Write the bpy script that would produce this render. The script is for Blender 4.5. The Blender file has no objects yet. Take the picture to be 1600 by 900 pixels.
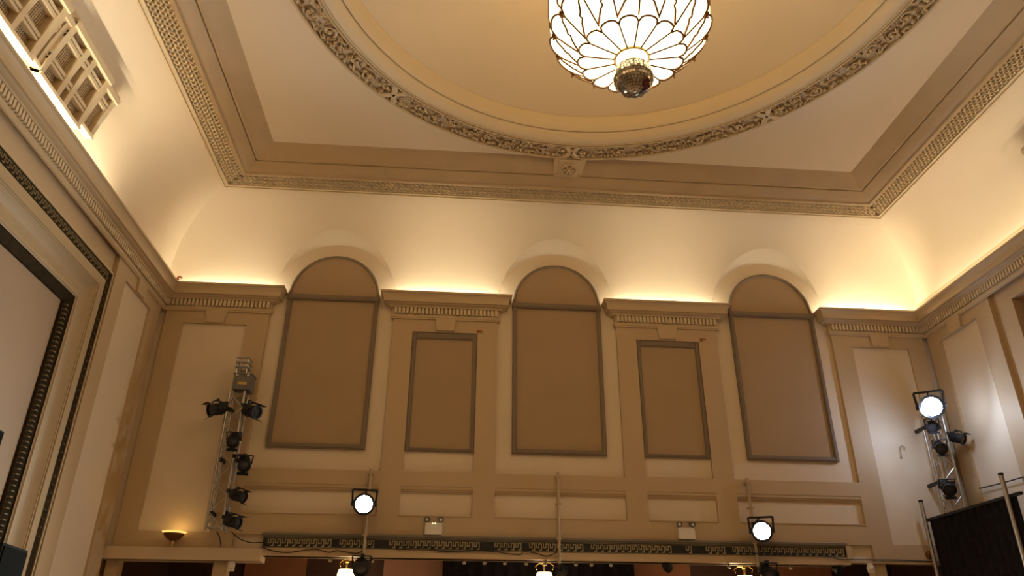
import bpy, math, random
from mathutils import Vector, Matrix
random.seed(7)
scene = bpy.context.scene
COL = scene.collection
H = 1.6            # eye height: every z below is measured from the camera's level; H lifts it above the floor
PI = math.pi

# ------------------------------------------------------------------ camera
F_PX = 1178.75
YAW, PITCH, ROLL = 0.0740, 0.4596, 0.0080
fw = Vector((math.sin(YAW)*math.cos(PITCH), math.cos(YAW)*math.cos(PITCH), math.sin(PITCH)))
rt = Vector((math.cos(YAW), -math.sin(YAW), 0)); up = rt.cross(fw)
r2 = math.cos(ROLL)*rt + math.sin(ROLL)*up; u2 = -math.sin(ROLL)*rt + math.cos(ROLL)*up
cam_d = bpy.data.cameras.new('camera'); cam = bpy.data.objects.new('camera', cam_d); COL.objects.link(cam)
cam_d.sensor_width = 36; cam_d.sensor_fit = 'HORIZONTAL'; cam_d.lens = F_PX*36/1600; cam_d.clip_start = 0.05
M = Matrix((r2, u2, -fw)).transposed().to_4x4(); M.translation = Vector((-1.956, -14.0, H)); cam.matrix_world = M
scene.camera = cam

# ------------------------------------------------------------------ world, colour management
w = bpy.data.worlds.new('world'); scene.world = w; w.use_nodes = True
w.node_tree.nodes['Background'].inputs[0].default_value = (0.02, 0.015, 0.01, 1)
w.node_tree.nodes['Background'].inputs[1].default_value = 0.2
vs = scene.view_settings
vs.view_transform = 'Standard'; vs.look = 'None'; vs.gamma = 1.0; vs.use_curve_mapping = False; vs.exposure = 0.10
scene.cycles.use_denoising = True
scene.cycles.max_bounces = 6; scene.cycles.diffuse_bounces = 5
scene.cycles.sample_clamp_indirect = 6.0

# ------------------------------------------------------------------ room dimensions
W = 7.85           # half width of the room
YN = -14.5         # wall behind the camera
PF = 0.08          # how far pilasters stand proud of the walls
YC, RC = -7.11, 4.79
ZL = 8.36          # soffit of the lattice beam
ZI = 8.66          # flat ceiling inside the beam
XL, YL = 6.70, 1.15

# ------------------------------------------------------------------ the room's large lights: cove lighting behind the cornice
COVE_COL = (1.0, 0.93, 0.69)
COVE_W = 17.0      # watts per metre
def area(name, loc, sx, sy, watts, col, rot=(PI, 0, 0), spread=PI):
    d = bpy.data.lights.new(name, 'AREA'); d.shape = 'RECTANGLE'; d.size = sx; d.size_y = sy
    d.energy = watts; d.color = col; d.spread = spread
    o = bpy.data.objects.new(name, d); COL.objects.link(o); o.location = (loc[0], loc[1], loc[2]+H); o.rotation_euler = rot
    return o
ZT = 6.47; TILT = math.radians(48)      # fittings stand in the trough, turned towards the wall
for nm, x0, x1, f in (('cove_lamp', -7.5, -5.68, 0.9), ('cove_lamp', -3.3, -1.2, 1.05), ('cove_lamp', 1.2, 3.3, 1.0), ('cove_lamp', 5.70, 7.5, 1.6)):
    area(nm, ((x0+x1)/2, -0.15, ZT), x1-x0, 0.07, COVE_W*(x1-x0)*f, COVE_COL, (PI-TILT, 0, 0))
area('cove_lamp', (-W+0.15, -8.6, ZT), 0.07, 11.0, COVE_W*11.0*1.6, COVE_COL, (0, PI-TILT, 0))      # left run starts beyond the dark gap near the corner
area('cove_lamp', (-W+0.15, -0.75, ZT), 0.07, 0.7, COVE_W*0.7*0.35, COVE_COL, (0, PI-TILT, 0))
area('cove_lamp', (W-0.15, -7.3, ZT), 0.07, 13.6, COVE_W*13.6*0.85, COVE_COL, (0, PI+TILT, 0))
area('cove_lamp', (0, YN+0.14, ZT), 14.8, 0.07, COVE_W*14.8*0.6, COVE_COL, (PI+TILT, 0, 0))

# ------------------------------------------------------------------ materials
MAT = {}
def mat(name, col, rough=0.6, metal=0.0, var=0.06, scale=3.0, bump=0.0, bscale=60.0, emit=None, estr=0.0, spec=0.4, col2=None):
    m = bpy.data.materials.new(name); m.use_nodes = True; nt = m.node_tree; b = nt.nodes['Principled BSDF']
    b.inputs['Roughness'].default_value = rough; b.inputs['Metallic'].default_value = metal
    b.inputs['Specular IOR Level'].default_value = spec
    tc = nt.nodes.new('ShaderNodeTexCoord')
    no = nt.nodes.new('ShaderNodeTexNoise'); no.inputs['Scale'].default_value = scale; no.inputs['Detail'].default_value = 5
    nt.links.new(tc.outputs['Object'], no.inputs['Vector'])
    rp = nt.nodes.new('ShaderNodeValToRGB')
    c2 = col2 or tuple(c*(1-var*2) for c in col)
    rp.color_ramp.elements[0].position = 0.3; rp.color_ramp.elements[1].position = 0.7
    rp.color_ramp.elements[0].color = (*c2, 1); rp.color_ramp.elements[1].color = (*col, 1)
    nt.links.new(no.outputs['Fac'], rp.inputs['Fac']); nt.links.new(rp.outputs['Color'], b.inputs['Base Color'])
    if bump:
        n2 = nt.nodes.new('ShaderNodeTexNoise'); n2.inputs['Scale'].default_value = bscale; n2.inputs['Detail'].default_value = 3
        nt.links.new(tc.outputs['Object'], n2.inputs['Vector'])
        bp = nt.nodes.new('ShaderNodeBump'); bp.inputs['Strength'].default_value = bump; bp.inputs['Distance'].default_value = 0.01
        nt.links.new(n2.outputs['Fac'], bp.inputs['Height']); nt.links.new(bp.outputs['Normal'], b.inputs['Normal'])
    if emit:
        b.inputs['Emission Color'].default_value = (*emit, 1); b.inputs['Emission Strength'].default_value = estr
    MAT[name] = m; return m
mat('cream', (0.72, 0.60, 0.45), 0.55, var=0.02, scale=0.7, bump=0.05)
mat('tan', (0.52, 0.385, 0.235), 0.55, var=0.025, scale=0.9, bump=0.05)
mat('stage_board', (0.36, 0.255, 0.165), 0.6, var=0.03, scale=0.8)
mat('frame_paint', (0.43, 0.315, 0.18), 0.55, var=0.03, scale=1.5)
mat('moulding', (0.55, 0.415, 0.255), 0.5, var=0.03, scale=2)
mat('ceiling_paint', (0.70, 0.58, 0.43), 0.6, var=0.02, scale=0.5, bump=0.04)
mat('lattice_paint', (0.66, 0.53, 0.35), 0.55, var=0.04, scale=6)
mat('beam_paint', (0.44, 0.315, 0.18), 0.5, var=0.04, scale=2)
mat('dome_paint', (0.60, 0.46, 0.29), 0.55, var=0.03, scale=0.8)
mat('fabric', (0.43, 0.31, 0.195), 0.9, var=0.03, scale=1.2, bump=0.25, bscale=350, spec=0.1)
mat('panel_frame', (0.22, 0.165, 0.115), 0.55, var=0.05, scale=5)
mat('key_ground', (0.022, 0.024, 0.020), 0.6, var=0.2, scale=10)
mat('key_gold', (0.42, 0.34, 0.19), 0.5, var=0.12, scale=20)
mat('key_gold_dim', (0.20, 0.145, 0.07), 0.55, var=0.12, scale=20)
mat('key_ground_brown', (0.040, 0.026, 0.010), 0.8, var=0.2, scale=10, spec=0.1)
mat('grey_band', (0.20, 0.17, 0.13), 0.6)
mat('mesh_dark', (0.26, 0.17, 0.09), 0.8, var=0.1, scale=12)
mat('bronze', (0.20, 0.085, 0.02), 0.4, metal=0.7, var=0.1, scale=15)
mat('brass', (0.55, 0.38, 0.12), 0.35, metal=0.8)
mat('mirror', (0.62, 0.55, 0.45), 0.12, metal=1.0, var=0.15, scale=30)
mat('black_metal', (0.018, 0.018, 0.02), 0.45, var=0.2, scale=10)
mat('aluminium', (0.50, 0.47, 0.43), 0.35, metal=0.85, var=0.08, scale=12)
mat('grey_box', (0.16, 0.145, 0.13), 0.45, var=0.08)
mat('white_plastic', (0.74, 0.70, 0.62), 0.45, var=0.03)
mat('black_drape', (0.018, 0.017, 0.022), 0.9, var=0.2, scale=8, spec=0.1)
mat('speaker_black', (0.02, 0.022, 0.02), 0.85, var=0.2, scale=12, spec=0.1)
mat('speaker_cloth', (0.012, 0.013, 0.012), 0.95, var=0.2, scale=40, spec=0.05)
mat('ledge_paint', (0.62, 0.49, 0.34), 0.55, var=0.03, scale=1.5)
mat('pipe_paint', (0.50, 0.38, 0.23), 0.5)
mat('copper', (0.45, 0.12, 0.05), 0.5)
mat('cable', (0.03, 0.022, 0.018), 0.6)
mat('lobby_brown', (0.30, 0.13, 0.06), 0.6, var=0.1, scale=2)
mat('lobby_pink', (0.36, 0.20, 0.14), 0.6, var=0.05, scale=2)
mat('lobby_dark', (0.06, 0.025, 0.015), 0.6, var=0.1, scale=2)
mat('floor_wood', (0.52, 0.36, 0.21), 0.35, var=0.15, scale=4)
mat('red_curtain', (0.20, 0.04, 0.03), 0.85, var=0.1, scale=3, spec=0.1)
mat('lens_glass', (0.05, 0.05, 0.06), 0.1)
mat('chandelier_glass', (0.9, 0.8, 0.6), 0.3, emit=(1.0, 0.86, 0.52), estr=2.6)
mat('chandelier_side_glass', (0.9, 0.75, 0.45), 0.3, emit=(1.0, 0.78, 0.38), estr=3.2)
mat('flood_white', (1, 1, 1), 0.3, emit=(0.97, 1.0, 0.92), estr=60)
mat('flood_blue', (1, 1, 1), 0.3, emit=(0.80, 0.90, 1.0), estr=90)
mat('pendant_glass', (1, 0.8, 0.5), 0.3, emit=(1.0, 0.62, 0.25), estr=7)
mat('sconce_bulb', (1, 0.8, 0.4), 0.3, emit=(1.0, 0.62, 0.15), estr=8)
mat('sconce_glass', (1, 0.8, 0.4), 0.3, emit=(1.0, 0.55, 0.12), estr=1.2)
mat('bulb_glass', (0.75, 0.72, 0.62), 0.2)
mat('led', (0.9, 0.8, 0.3), 0.3, emit=(1.0, 0.9, 0.4), estr=3)

# ------------------------------------------------------------------ mesh helpers
class MB:
    def __init__(s): s.v = []; s.f = []
    def quad(s, a, b, c, d):
        n = len(s.v); s.v += [tuple(a), tuple(b), tuple(c), tuple(d)]; s.f.append((n, n+1, n+2, n+3)); return s
    def box(s, x0, x1, y0, y1, z0, z1):
        n = len(s.v)
        s.v += [(x0,y0,z0),(x1,y0,z0),(x1,y1,z0),(x0,y1,z0),(x0,y0,z1),(x1,y0,z1),(x1,y1,z1),(x0,y1,z1)]
        s.f += [(n,n+3,n+2,n+1),(n+4,n+5,n+6,n+7),(n,n+1,n+5,n+4),(n+1,n+2,n+6,n+5),(n+2,n+3,n+7,n+6),(n+3,n,n+4,n+7)]
        return s
    def obox(s, c, ax, ay, az, hx, hy, hz):
        c = Vector(c); n = len(s.v)
        for sz in (-1, 1):
            for sx, sy in ((-1,-1),(1,-1),(1,1),(-1,1)): s.v.append(tuple(c + ax*hx*sx + ay*hy*sy + az*hz*sz))
        s.f += [(n,n+3,n+2,n+1),(n+4,n+5,n+6,n+7),(n,n+1,n+5,n+4),(n+1,n+2,n+6,n+5),(n+2,n+3,n+7,n+6),(n+3,n,n+4,n+7)]
        return s
    def grid(s, rows, closed=False):
        n = len(s.v); k = len(rows[0])
        for r in rows: s.v += [tuple(p) for p in r]
        for i in range(len(rows)-1):
            for j in range(k if closed else k-1):
                a = n+i*k+j; b = n+i*k+(j+1) % k
                s.f.append((a, b, b+k, a+k))
        return s
    def fan(s, pts):
        n = len(s.v); s.v += [tuple(p) for p in pts]; s.f.append(tuple(range(n, n+len(pts)))); return s
    def tube(s, pts, r, n=6, caps=True):
        pts = [Vector(p) for p in pts]; rows = []; prev = None
        for i, p in enumerate(pts):
            a = pts[max(i-1, 0)]; b = pts[min(i+1, len(pts)-1)]; d = (b-a).normalized()
            if prev is None:
                ref = Vector((0, 0, 1)) if abs(d.z) < 0.9 else Vector((1, 0, 0)); x = d.cross(ref).normalized()
            else:
                x = (prev - d*prev.dot(d)).normalized()
            prev = x; y = d.cross(x); rr = r[i] if isinstance(r, (list, tuple)) else r
            rows.append([p + x*math.cos(2*PI*k/n)*rr + y*math.sin(2*PI*k/n)*rr for k in range(n)])
        s.grid(rows, True)
        if caps: s.fan(list(reversed(rows[0]))); s.fan(rows[-1])
        return s
    def lathe(s, prof, c=(0, 0), n=32, axis=None, origin=None):
        """prof: (r, h); vertical about (cx, cy) or about axis through origin"""
        rows = []
        if axis is None:
            for r, z in prof: rows.append([(c[0]+r*math.cos(2*PI*k/n), c[1]+r*math.sin(2*PI*k/n), z) for k in range(n)])
        else:
            a = Vector(axis).normalized(); ref = Vector((0,0,1)) if abs(a.z) < 0.9 else Vector((1,0,0)); x = a.cross(ref).normalized(); y = a.cross(x); o = Vector(origin)
            for r, h in prof: rows.append([o + a*h + x*(r*math.cos(2*PI*k/n)) + y*(r*math.sin(2*PI*k/n)) for k in range(n)])
        return s.grid(rows, True)
    def ball(s, c, rx, ry, rz, n=8, m=5, ang=0.0):
        rows = []
        for i in range(m+1):
            t = PI*i/m; row = []
            for k in range(n):
                a = 2*PI*k/n; x = rx*math.sin(t)*math.cos(a); y = ry*math.sin(t)*math.sin(a)
                row.append((c[0]+x*math.cos(ang)-y*math.sin(ang), c[1]+x*math.sin(ang)+y*math.cos(ang), c[2]+rz*math.cos(t)))
            rows.append(row)
        return s.grid(rows, True)
    def plate(s, xs, zs, hole, T, y0, y1):
        """plate with rectangular holes; cells of xs x zs; T maps (u, depth, z) to xyz; front at y0, back at y1"""
        nx, nz = len(xs)-1, len(zs)-1
        full = lambda i, j: 0 <= i < nx and 0 <= j < nz and not hole((xs[i]+xs[i+1])/2, (zs[j]+zs[j+1])/2)
        for i in range(nx):
            for j in range(nz):
                if not full(i, j): continue
                a, b, c, d = xs[i], xs[i+1], zs[j], zs[j+1]
                s.quad(T(a,y0,c), T(b,y0,c), T(b,y0,d), T(a,y0,d))
                if not full(i-1, j): s.quad(T(a,y1,c), T(a,y0,c), T(a,y0,d), T(a,y1,d))
                if not full(i+1, j): s.quad(T(b,y0,c), T(b,y1,c), T(b,y1,d), T(b,y0,d))
                if not full(i, j-1): s.quad(T(a,y1,c), T(b,y1,c), T(b,y0,c), T(a,y0,c))
                if not full(i, j+1): s.quad(T(a,y0,d), T(b,y0,d), T(b,y1,d), T(a,y1,d))
        return s
ORIG = {}
def mesh_of(name, mb, m, origin=(0, 0, 0), smooth=None):
    me = bpy.data.meshes.new(name); o = origin
    me.from_pydata([(v[0]-o[0], v[1]-o[1], v[2]-o[2]) for v in mb.v], [], mb.f); me.validate()
    me.materials.append(MAT[m])
    if smooth:
        me.shade_smooth(); me.set_sharp_from_angle(angle=math.radians(smooth))
    return me
def obj(name, mb, m, parent=None, smooth=None, label=None, kind=None):
    """mb in camera-level coordinates; child meshes are stored relative to their top-level thing"""
    org = ORIG[parent.name] if parent is not None else (0, 0, 0)
    ob = bpy.data.objects.new(name, mesh_of(name, mb, m, org, smooth)); COL.objects.link(ob)
    if parent is not None: ob.parent = parent
    else: ob.location = (0, 0, H)
    ORIG[ob.name] = org
    if label: ob['label'] = label
    if kind: ob['kind'] = kind
    return ob
def inst(name, me, parent, loc, rot=None):
    """a piece sharing mesh data; loc in camera-level coordinates"""
    ob = bpy.data.objects.new(name, me); COL.objects.link(ob); ob.parent = parent; o = ORIG[parent.name]
    ob.location = (loc[0]-o[0], loc[1]-o[1], loc[2]-o[2])
    if rot is not None: ob.rotation_euler = rot
    ORIG[ob.name] = tuple(loc)
    return ob
def tag(o, label, cat, group=None, kind=None):
    o['label'] = label; o['category'] = cat
    if group: o['group'] = group
    if kind: o['kind'] = kind
    return o
def thing(name, loc, label, cat, group=None, kind=None):
    o = bpy.data.objects.new(name, None); COL.objects.link(o); o.location = (loc[0], loc[1], loc[2]+H); o.empty_display_size = 0.1
    ORIG[o.name] = tuple(loc); return tag(o, label, cat, group, kind)
def point(name, loc, watts, col, rad=0.05):
    d = bpy.data.lights.new(name, 'POINT'); d.energy = watts; d.color = col; d.shadow_soft_size = rad
    o = bpy.data.objects.new(name, d); COL.objects.link(o); o.location = (loc[0], loc[1], loc[2]+H)
def spot(name, loc, aim, watts, col, deg, blend=0.5, rad=0.05):
    d = bpy.data.lights.new(name, 'SPOT'); d.energy = watts; d.color = col; d.shadow_soft_size = rad; d.spot_size = math.radians(deg); d.spot_blend = blend
    o = bpy.data.objects.new(name, d); COL.objects.link(o); o.location = (loc[0], loc[1], loc[2]+H); o.rotation_euler = Vector(aim).to_track_quat('-Z', 'Y').to_euler()
TB = lambda x, y, z: (x, y, z)                 # back wall: depth = y
TLW = lambda u, d, z: (-W - d, u, z)           # left wall: u = y, d negative = into room
TRW = lambda u, d, z: (W + d, u, z)

# ------------------------------------------------------------------ floor, plain wall surfaces
fl = obj('floor', MB().box(-W-0.9, W+0.9, YN, 3.2, -H-0.1, -H), 'floor_wood')
tag(fl, 'brown wooden ballroom floor below the view', 'floor', kind='structure')

BAYS = (-4.515, 0.0, 4.515)
SMALL = (-2.25, 2.25)
ENDS = (-6.735, 6.735)
wb = obj('wall_back', MB().plate([-W, -5.2, 5.2, W], [1.5, 1.60, 1.67, 7.9], lambda x, z: (abs(x) < 5.2 and z < 1.6) or (x > 5.2 and z < 1.67), TB, 0.0, 0.25), 'cream')
tag(wb, 'cream back wall with three arched bays between tan pilasters', 'wall', kind='structure')
# upper pilasters
for cx in SMALL:
    a, b = cx-1.04, cx+1.04
    obj('pilaster', MB().plate([a, cx-0.645, cx+0.645, b], [3.09, 3.10, 5.86, 6.42], lambda x, z: abs(x-cx) < 0.645 and 3.10 < z < 5.86, TB, -PF, 0.0), 'tan', wb)
for cx in ENDS:
    s = 1 if cx > 0 else -1
    xs = sorted([s*5.725, s*6.13, s*7.34, s*7.70])
    obj('pilaster', MB().plate(xs, [1.5 if s < 0 else 1.68, 1.97, 5.87, 6.42], lambda x, z: 6.13 < abs(x) < 7.34 and 1.97 < z < 5.87, TB, -PF, 0.0), 'tan', wb)
    obj('raised_panel', MB().box(cx-0.605, cx+0.605, -0.035, 0.0, 1.97, 5.87), 'cream', wb)
# dado band with recessed cream panels
LOW = [(-5.69, -3.30), (-2.91, -1.61), (-1.21, 1.21), (1.61, 2.91), (3.30, 5.69)]
xs = sorted([-5.725, 5.725] + [v for p in LOW for v in p])
obj('dado_band', MB().plate(xs, [1.95, 2.315, 2.83, 3.09], lambda x, z: 2.315 < z < 2.83 and any(a < x < b for a, b in LOW), TB, -PF, 0.0), 'tan', wb)
for a, b in LOW:
    m = MB(); m.box(a, b, -0.07, 0, 2.775, 2.83); m.box(a, b, -0.05, 0, 2.745, 2.775); m.box(a, b, -0.03, 0, 2.72, 2.745)
    obj('panel_moulding', m, 'tan', wb)
    obj('panel_sill', MB().box(a, b, -0.095, -0.0, 2.302, 2.318), 'moulding', wb)
# keystones
def keystone(parent, T, u, m='moulding'):
    k = MB(); zt, zb = 6.15, 5.885; wt, wbm = 0.205, 0.172; d0, d1 = -PF, -PF-0.045
    P = lambda su, d, z: T(u+su, d, z)
    f = [P(-wt, d1, zt), P(wt, d1, zt), P(wbm, d1, zb), P(-wbm, d1, zb)]; b = [P(-wt, d0+0.01, zt), P(wt, d0+0.01, zt), P(wbm, d0+0.01, zb), P(-wbm, d0+0.01, zb)]
    k.quad(*f)
    for i in range(4): j = (i+1) % 4; k.quad(f[i], b[i], b[j], f[j])
    obj('keystone', k, m, parent)
for u in SMALL + ENDS: keystone(wb, TB, u)

# left wall ------------------------------------------------------------------
PY0, PY1 = -2.30, -11.92          # outer edges of the proscenium frame
PZ = 5.74
OI = 0.37                         # where the wall gives way to the sunk part of the frame
wl = obj('wall_left', MB().plate([YN, PY1+OI, PY0-OI, 0.25], [-H, PZ-OI, 7.1], lambda u, z: PY1+OI < u < PY0-OI and z < PZ-OI, TLW, 0.0, 0.25), 'tan')
tag(wl, 'tan left wall with a large framed stage opening', 'wall', kind='structure')
obj('corner_strip', MB().box(-W, -W+0.15, -0.012, 0.0, 1.5, 6.3), 'cream', wb)
obj('pilaster', MB().plate([-2.24, -1.83, -0.65, -0.20], [-H, -0.6, 5.88, 6.42], lambda u, z: -1.83 < u < -0.65 and -0.6 < z < 5.88, TLW, -PF, 0.0), 'tan', wl)
obj('raised_panel', MB().box(-W, -W+0.035, -1.83, -0.65, -0.6, 5.88), 'cream', wl)
keystone(wl, TLW, -1.24)
obj('stage_back_wall', MB().box(-W-0.24, -W-0.14, PY1+0.7, PY0-0.7, -H, PZ-0.7), 'stage_board', wl)
# frame swept round jamb, head, jamb: (offset inwards from the outer edge, height proud of the wall)
def sweep_frame(prof):
    m = MB()
    pts = []
    for o, d in prof:
        x = -W + d
        pts.append([(x, PY0-o, -H), (x, PY0-o, PZ-o), (x, PY1+o, PZ-o), (x, PY1+o, -H)])
    m.grid(pts); return m
pf = thing('trim_1', (-W, PY0, -H), 'stage frame moulding with dark fret bands on the left wall', 'frame', kind='structure')
obj('key_ground', sweep_frame([(-0.01, 0.0), (-0.01, 0.05), (0.19, 0.05), (0.19, 0.0)]), 'key_ground_brown', pf)
m = sweep_frame([(-0.04, 0.0), (-0.04, 0.065), (-0.01, 0.065), (-0.01, 0.05)]); obj('outer_fillet', m, 'moulding', pf)
pr = [(0.19, 0.0), (0.19, 0.075), (0.35, 0.075), (0.355, 0.055), (0.375, 0.055), (0.38, 0.04)]
for i in range(9):
    t = i/8; pr.append((0.385+0.33*t, 0.04-0.10*math.sin(t*PI)**0.8 - 0.05*t))
pr += [(0.72, 0.02), (0.755, 0.02), (0.765, 0.0), (0.78, -0.01)]
obj('frame_moulding', sweep_frame(pr), 'frame_paint', pf, smooth=40)
obj('inner_key_ground', sweep_frame([(0.78, -0.01), (0.785, -0.03), (0.89, -0.10), (0.90, -0.12), (0.90, -0.2)]), 'key_ground_brown', pf)
# fret motif
def key_mesh(w_, h_, t, dep, name, m):
    mb = MB(); P = [(0, 1), (0, 0.42), (0.36, 0.42), (0.36, 1), (0.76, 1), (0.76, 0), (0.46, 0)]
    def seg(u0, v0, u1, v1):
        a, b = sorted((u0*w_, u1*w_)); c, d = sorted((v0*h_, v1*h_))
        mb.box(a-t/2, b+t/2, -dep, 0.0, c-t/2, d+t/2)
    for i in range(6): seg(P[i][0], P[i][1], P[i+1][0], P[i+1][1])
    return mesh_of(name, mb, m)
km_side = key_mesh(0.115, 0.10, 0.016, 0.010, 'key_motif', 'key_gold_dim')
n = int((PY0-0.17-(PY1+0.17))/0.12)
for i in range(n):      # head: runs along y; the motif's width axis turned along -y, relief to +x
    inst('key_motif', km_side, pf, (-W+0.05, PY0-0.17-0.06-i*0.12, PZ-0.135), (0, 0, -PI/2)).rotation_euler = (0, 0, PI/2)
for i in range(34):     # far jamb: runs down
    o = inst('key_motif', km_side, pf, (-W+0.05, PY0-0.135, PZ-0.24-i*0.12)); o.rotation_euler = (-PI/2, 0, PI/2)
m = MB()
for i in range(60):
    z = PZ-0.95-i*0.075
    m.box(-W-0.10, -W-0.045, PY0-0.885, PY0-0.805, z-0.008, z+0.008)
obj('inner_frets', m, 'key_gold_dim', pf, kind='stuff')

# right wall -----------------------------------------------------------------
wr = obj('wall_right', MB().plate([YN, -11.7, -2.55, 0.25], [-H, 5.88, 7.1], lambda u, z: -11.7 < u < -2.55 and z < 5.88, TRW, 0.0, 0.25), 'tan')
tag(wr, 'tan right wall with pilaster and a tall dark opening', 'wall', kind='structure')
obj('pilaster', MB().plate([-2.09, -1.65, -0.51, -0.12], [-H, 1.95, 5.89, 6.42], lambda u, z: -1.65 < u < -0.51 and 1.95 < z < 5.89, TRW, -PF, 0.0), 'tan', wr)
obj('raised_panel', MB().box(W-0.035, W, -1.65, -0.51, 1.95, 5.89), 'cream', wr)
keystone(wr, TRW, -1.08)
obj('opening_back', MB().box(W+0.9, W+1.0, -12.0, -2.2, -H, 6.2), 'lobby_dark', wr)
m = MB(); rows = []
for z in (-H, 5.85): rows.append([(W+0.55+0.05*math.sin(i*1.1), -2.5-0.12*i, z) for i in range(78)])
m.grid(rows)
cu = obj('red_curtain', m, 'red_curtain', smooth=60); tag(cu, 'dark red curtain hanging inside the right wall opening', 'curtain')
wn = obj('wall_front', MB().box(-W, W, YN-0.2, YN, -H, 7.1), 'tan'); tag(wn, 'plain tan wall behind the viewer', 'wall', kind='structure')

# ------------------------------------------------------------------ cornice
CP = [(0.0, 6.12), (0.035, 6.12), (0.035, 6.14), (0.05, 6.15), (0.05, 6.20), (0.03, 6.205), (0.03, 6.345), (0.09, 6.35), (0.095, 6.375), (0.13, 6.385), (0.165, 6.40), (0.165, 6.425), (0.20, 6.43), (0.205, 6.49)]
for i in range(7):
    t = i/6; CP.append((0.21+0.05*(t**1.6 if t > .0 else 0), 6.50+0.085*t))
CP += [(0.275, 6.59), (0.275, 6.63), (0.215, 6.63), (0.205, 6.42), (-0.07, 6.42)]
def offs(path):
    out = []
    for i, p in enumerate(path):
        ns = []
        for a, b in ((i-1, i), (i, i+1)):
            if a < 0 or b >= len(path): continue
            d = (Vector(path[b])-Vector(path[a])).normalized(); ns.append(Vector((d.y, -d.x)))
        if len(ns) == 2: v = (ns[0]+ns[1])/(1+ns[0].dot(ns[1]))
        else: v = ns[0]
        out.append(v)
    return out
def cornice(name, path, label):
    of = offs(path); m = MB(); rows = []
    for o, z in CP: rows.append([(p[0]+v.x*o, p[1]+v.y*o, z) for p, v in zip(path, of)])
    m.grid(rows)
    t = obj(name, m, 'moulding', smooth=30); tag(t, label, 'cornice', kind='structure')
    dn = MB()
    for i in range(len(path)-1):
        a, b = Vector(path[i]), Vector(path[i+1]); L = (b-a).length
        if L < 0.3: continue
        d = (b-a)/L; nn = Vector((d.y, -d.x)); k = int(L/0.0745)
        for j in range(k):
            c = a + d*((j+0.5)*L/k) + nn*0.055
            dn.obox((c.x, c.y, 6.28), Vector((d.x, d.y, 0)), Vector((nn.x, nn.y, 0)), Vector((0,0,1)), 0.0235, 0.028, 0.063)
    obj('dentils', dn, 'lattice_paint', t, kind='stuff')
    return t
cornice('trim_2', [(0, YN+PF), (-W+PF, YN+PF), (-W+PF, -PF), (-5.725, -PF), (-5.725, 0)], 'tan dentil cornice along the left wall turning onto the back wall')
cornice('trim_3', [(-3.29, 0), (-3.29, -PF), (-1.21, -PF), (-1.21, 0)], 'tan dentil cornice block left of the centre arch')
cornice('trim_4', [(1.21, 0), (1.21, -PF), (3.29, -PF), (3.29, 0)], 'tan dentil cornice block right of the centre arch')
cornice('trim_5', [(5.725, 0), (5.725, -PF), (W-PF, -PF), (W-PF, YN+PF), (0, YN+PF)], 'tan dentil cornice along the right wall turning onto the back wall')

# ------------------------------------------------------------------ ceiling: flat field, cove, beam, lattice, ring, dome
cl_m = MB(); k_in = 1.12
rx, ry0, ry1 = XL-k_in, -(YL+k_in), YN+YL+k_in
angs = sorted(set([2*PI*i/192 for i in range(192)] + [math.atan2(y-YC, x) % (2*PI) for x in (-rx, rx) for y in (ry0, ry1)]))
inner, outer = [], []
for a in angs:
    c, s_ = math.cos(a), math.sin(a); ts = []
    if abs(c) > 1e-9: ts.append((rx if c > 0 else -rx)/c)
    if abs(s_) > 1e-9: ts.append(((ry0 if s_ > 0 else ry1)-YC)/s_)
    t = min(ts); outer.append((c*t, YC+s_*t, ZI)); inner.append((c*(RC-0.01), YC+s_*(RC-0.01), ZI))
cl_m.grid([inner, outer], True)
ce = obj('ceiling', cl_m, 'ceiling_paint'); tag(ce, 'cream plaster ceiling with deep cove, beam and round dome', 'ceiling', kind='structure')

# cove: p = distance from wall, z
CB, CZ0 = 1.41, 6.95
def cove_p(z):
    s_ = min(1.0, (z-CZ0)/CB); return 1.2*(1-math.sqrt(max(0, 1-s_*s_)))
ZS, RB, RF = 6.57, 1.21, 1.40          # lunette: springing, half width, rise where it meets the cove
def lun_hw(p, z):
    if z <= ZS: return RB
    q = (z-ZS)/RF; return RB*math.sqrt(max(0.0, 1-q*q))
ZTOP = ZS+RF
zr = [CZ0+(ZTOP-CZ0)*math.sin(PI/2*i/22) for i in range(23)]
tt0 = math.asin((ZTOP-CZ0)/CB)
zr += [CZ0+CB*math.sin(tt0+(PI/2-tt0)*i/16) for i in range(1, 17)]
m = MB(); rows = []
for z in zr:
    p = cove_p(z); e = W - p*(W-XL)/1.2; y = -p*YL/1.2; hw = lun_hw(p, z) if z < ZTOP-1e-6 else 0.0
    cuts = [-e] + [v for c in BAYS for v in (c-hw, c+hw)] + [e]; row = []
    for a, b in zip(cuts[0::2], cuts[1::2]): row.append([(a+(b-a)*j/10, y, z) for j in range(11)])
    rows.append(row)
for g in range(4): m.grid([r[g] for r in rows])
obj('cove', m, 'ceiling_paint', ce, smooth=35)
for s_ in (-1, 1):
    m = MB(); rows = []
    for z in zr:
        p = cove_p(z); X = s_*(W-p*(W-XL)/1.2); rows.append([(X, -p*YL/1.2, z), (X, YC, z), (X, YN+p*YL/1.2, z)])
    m.grid(rows); obj('cove', m, 'ceiling_paint', ce, smooth=35)
m = MB(); rows = []
for z in zr:
    p = cove_p(z); e = W-p*(W-XL)/1.2; rows.append([(-e, YN+p*YL/1.2, z), (e, YN+p*YL/1.2, z)])
m.grid(rows); obj('cove', m, 'ceiling_paint', ce, smooth=35)
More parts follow.
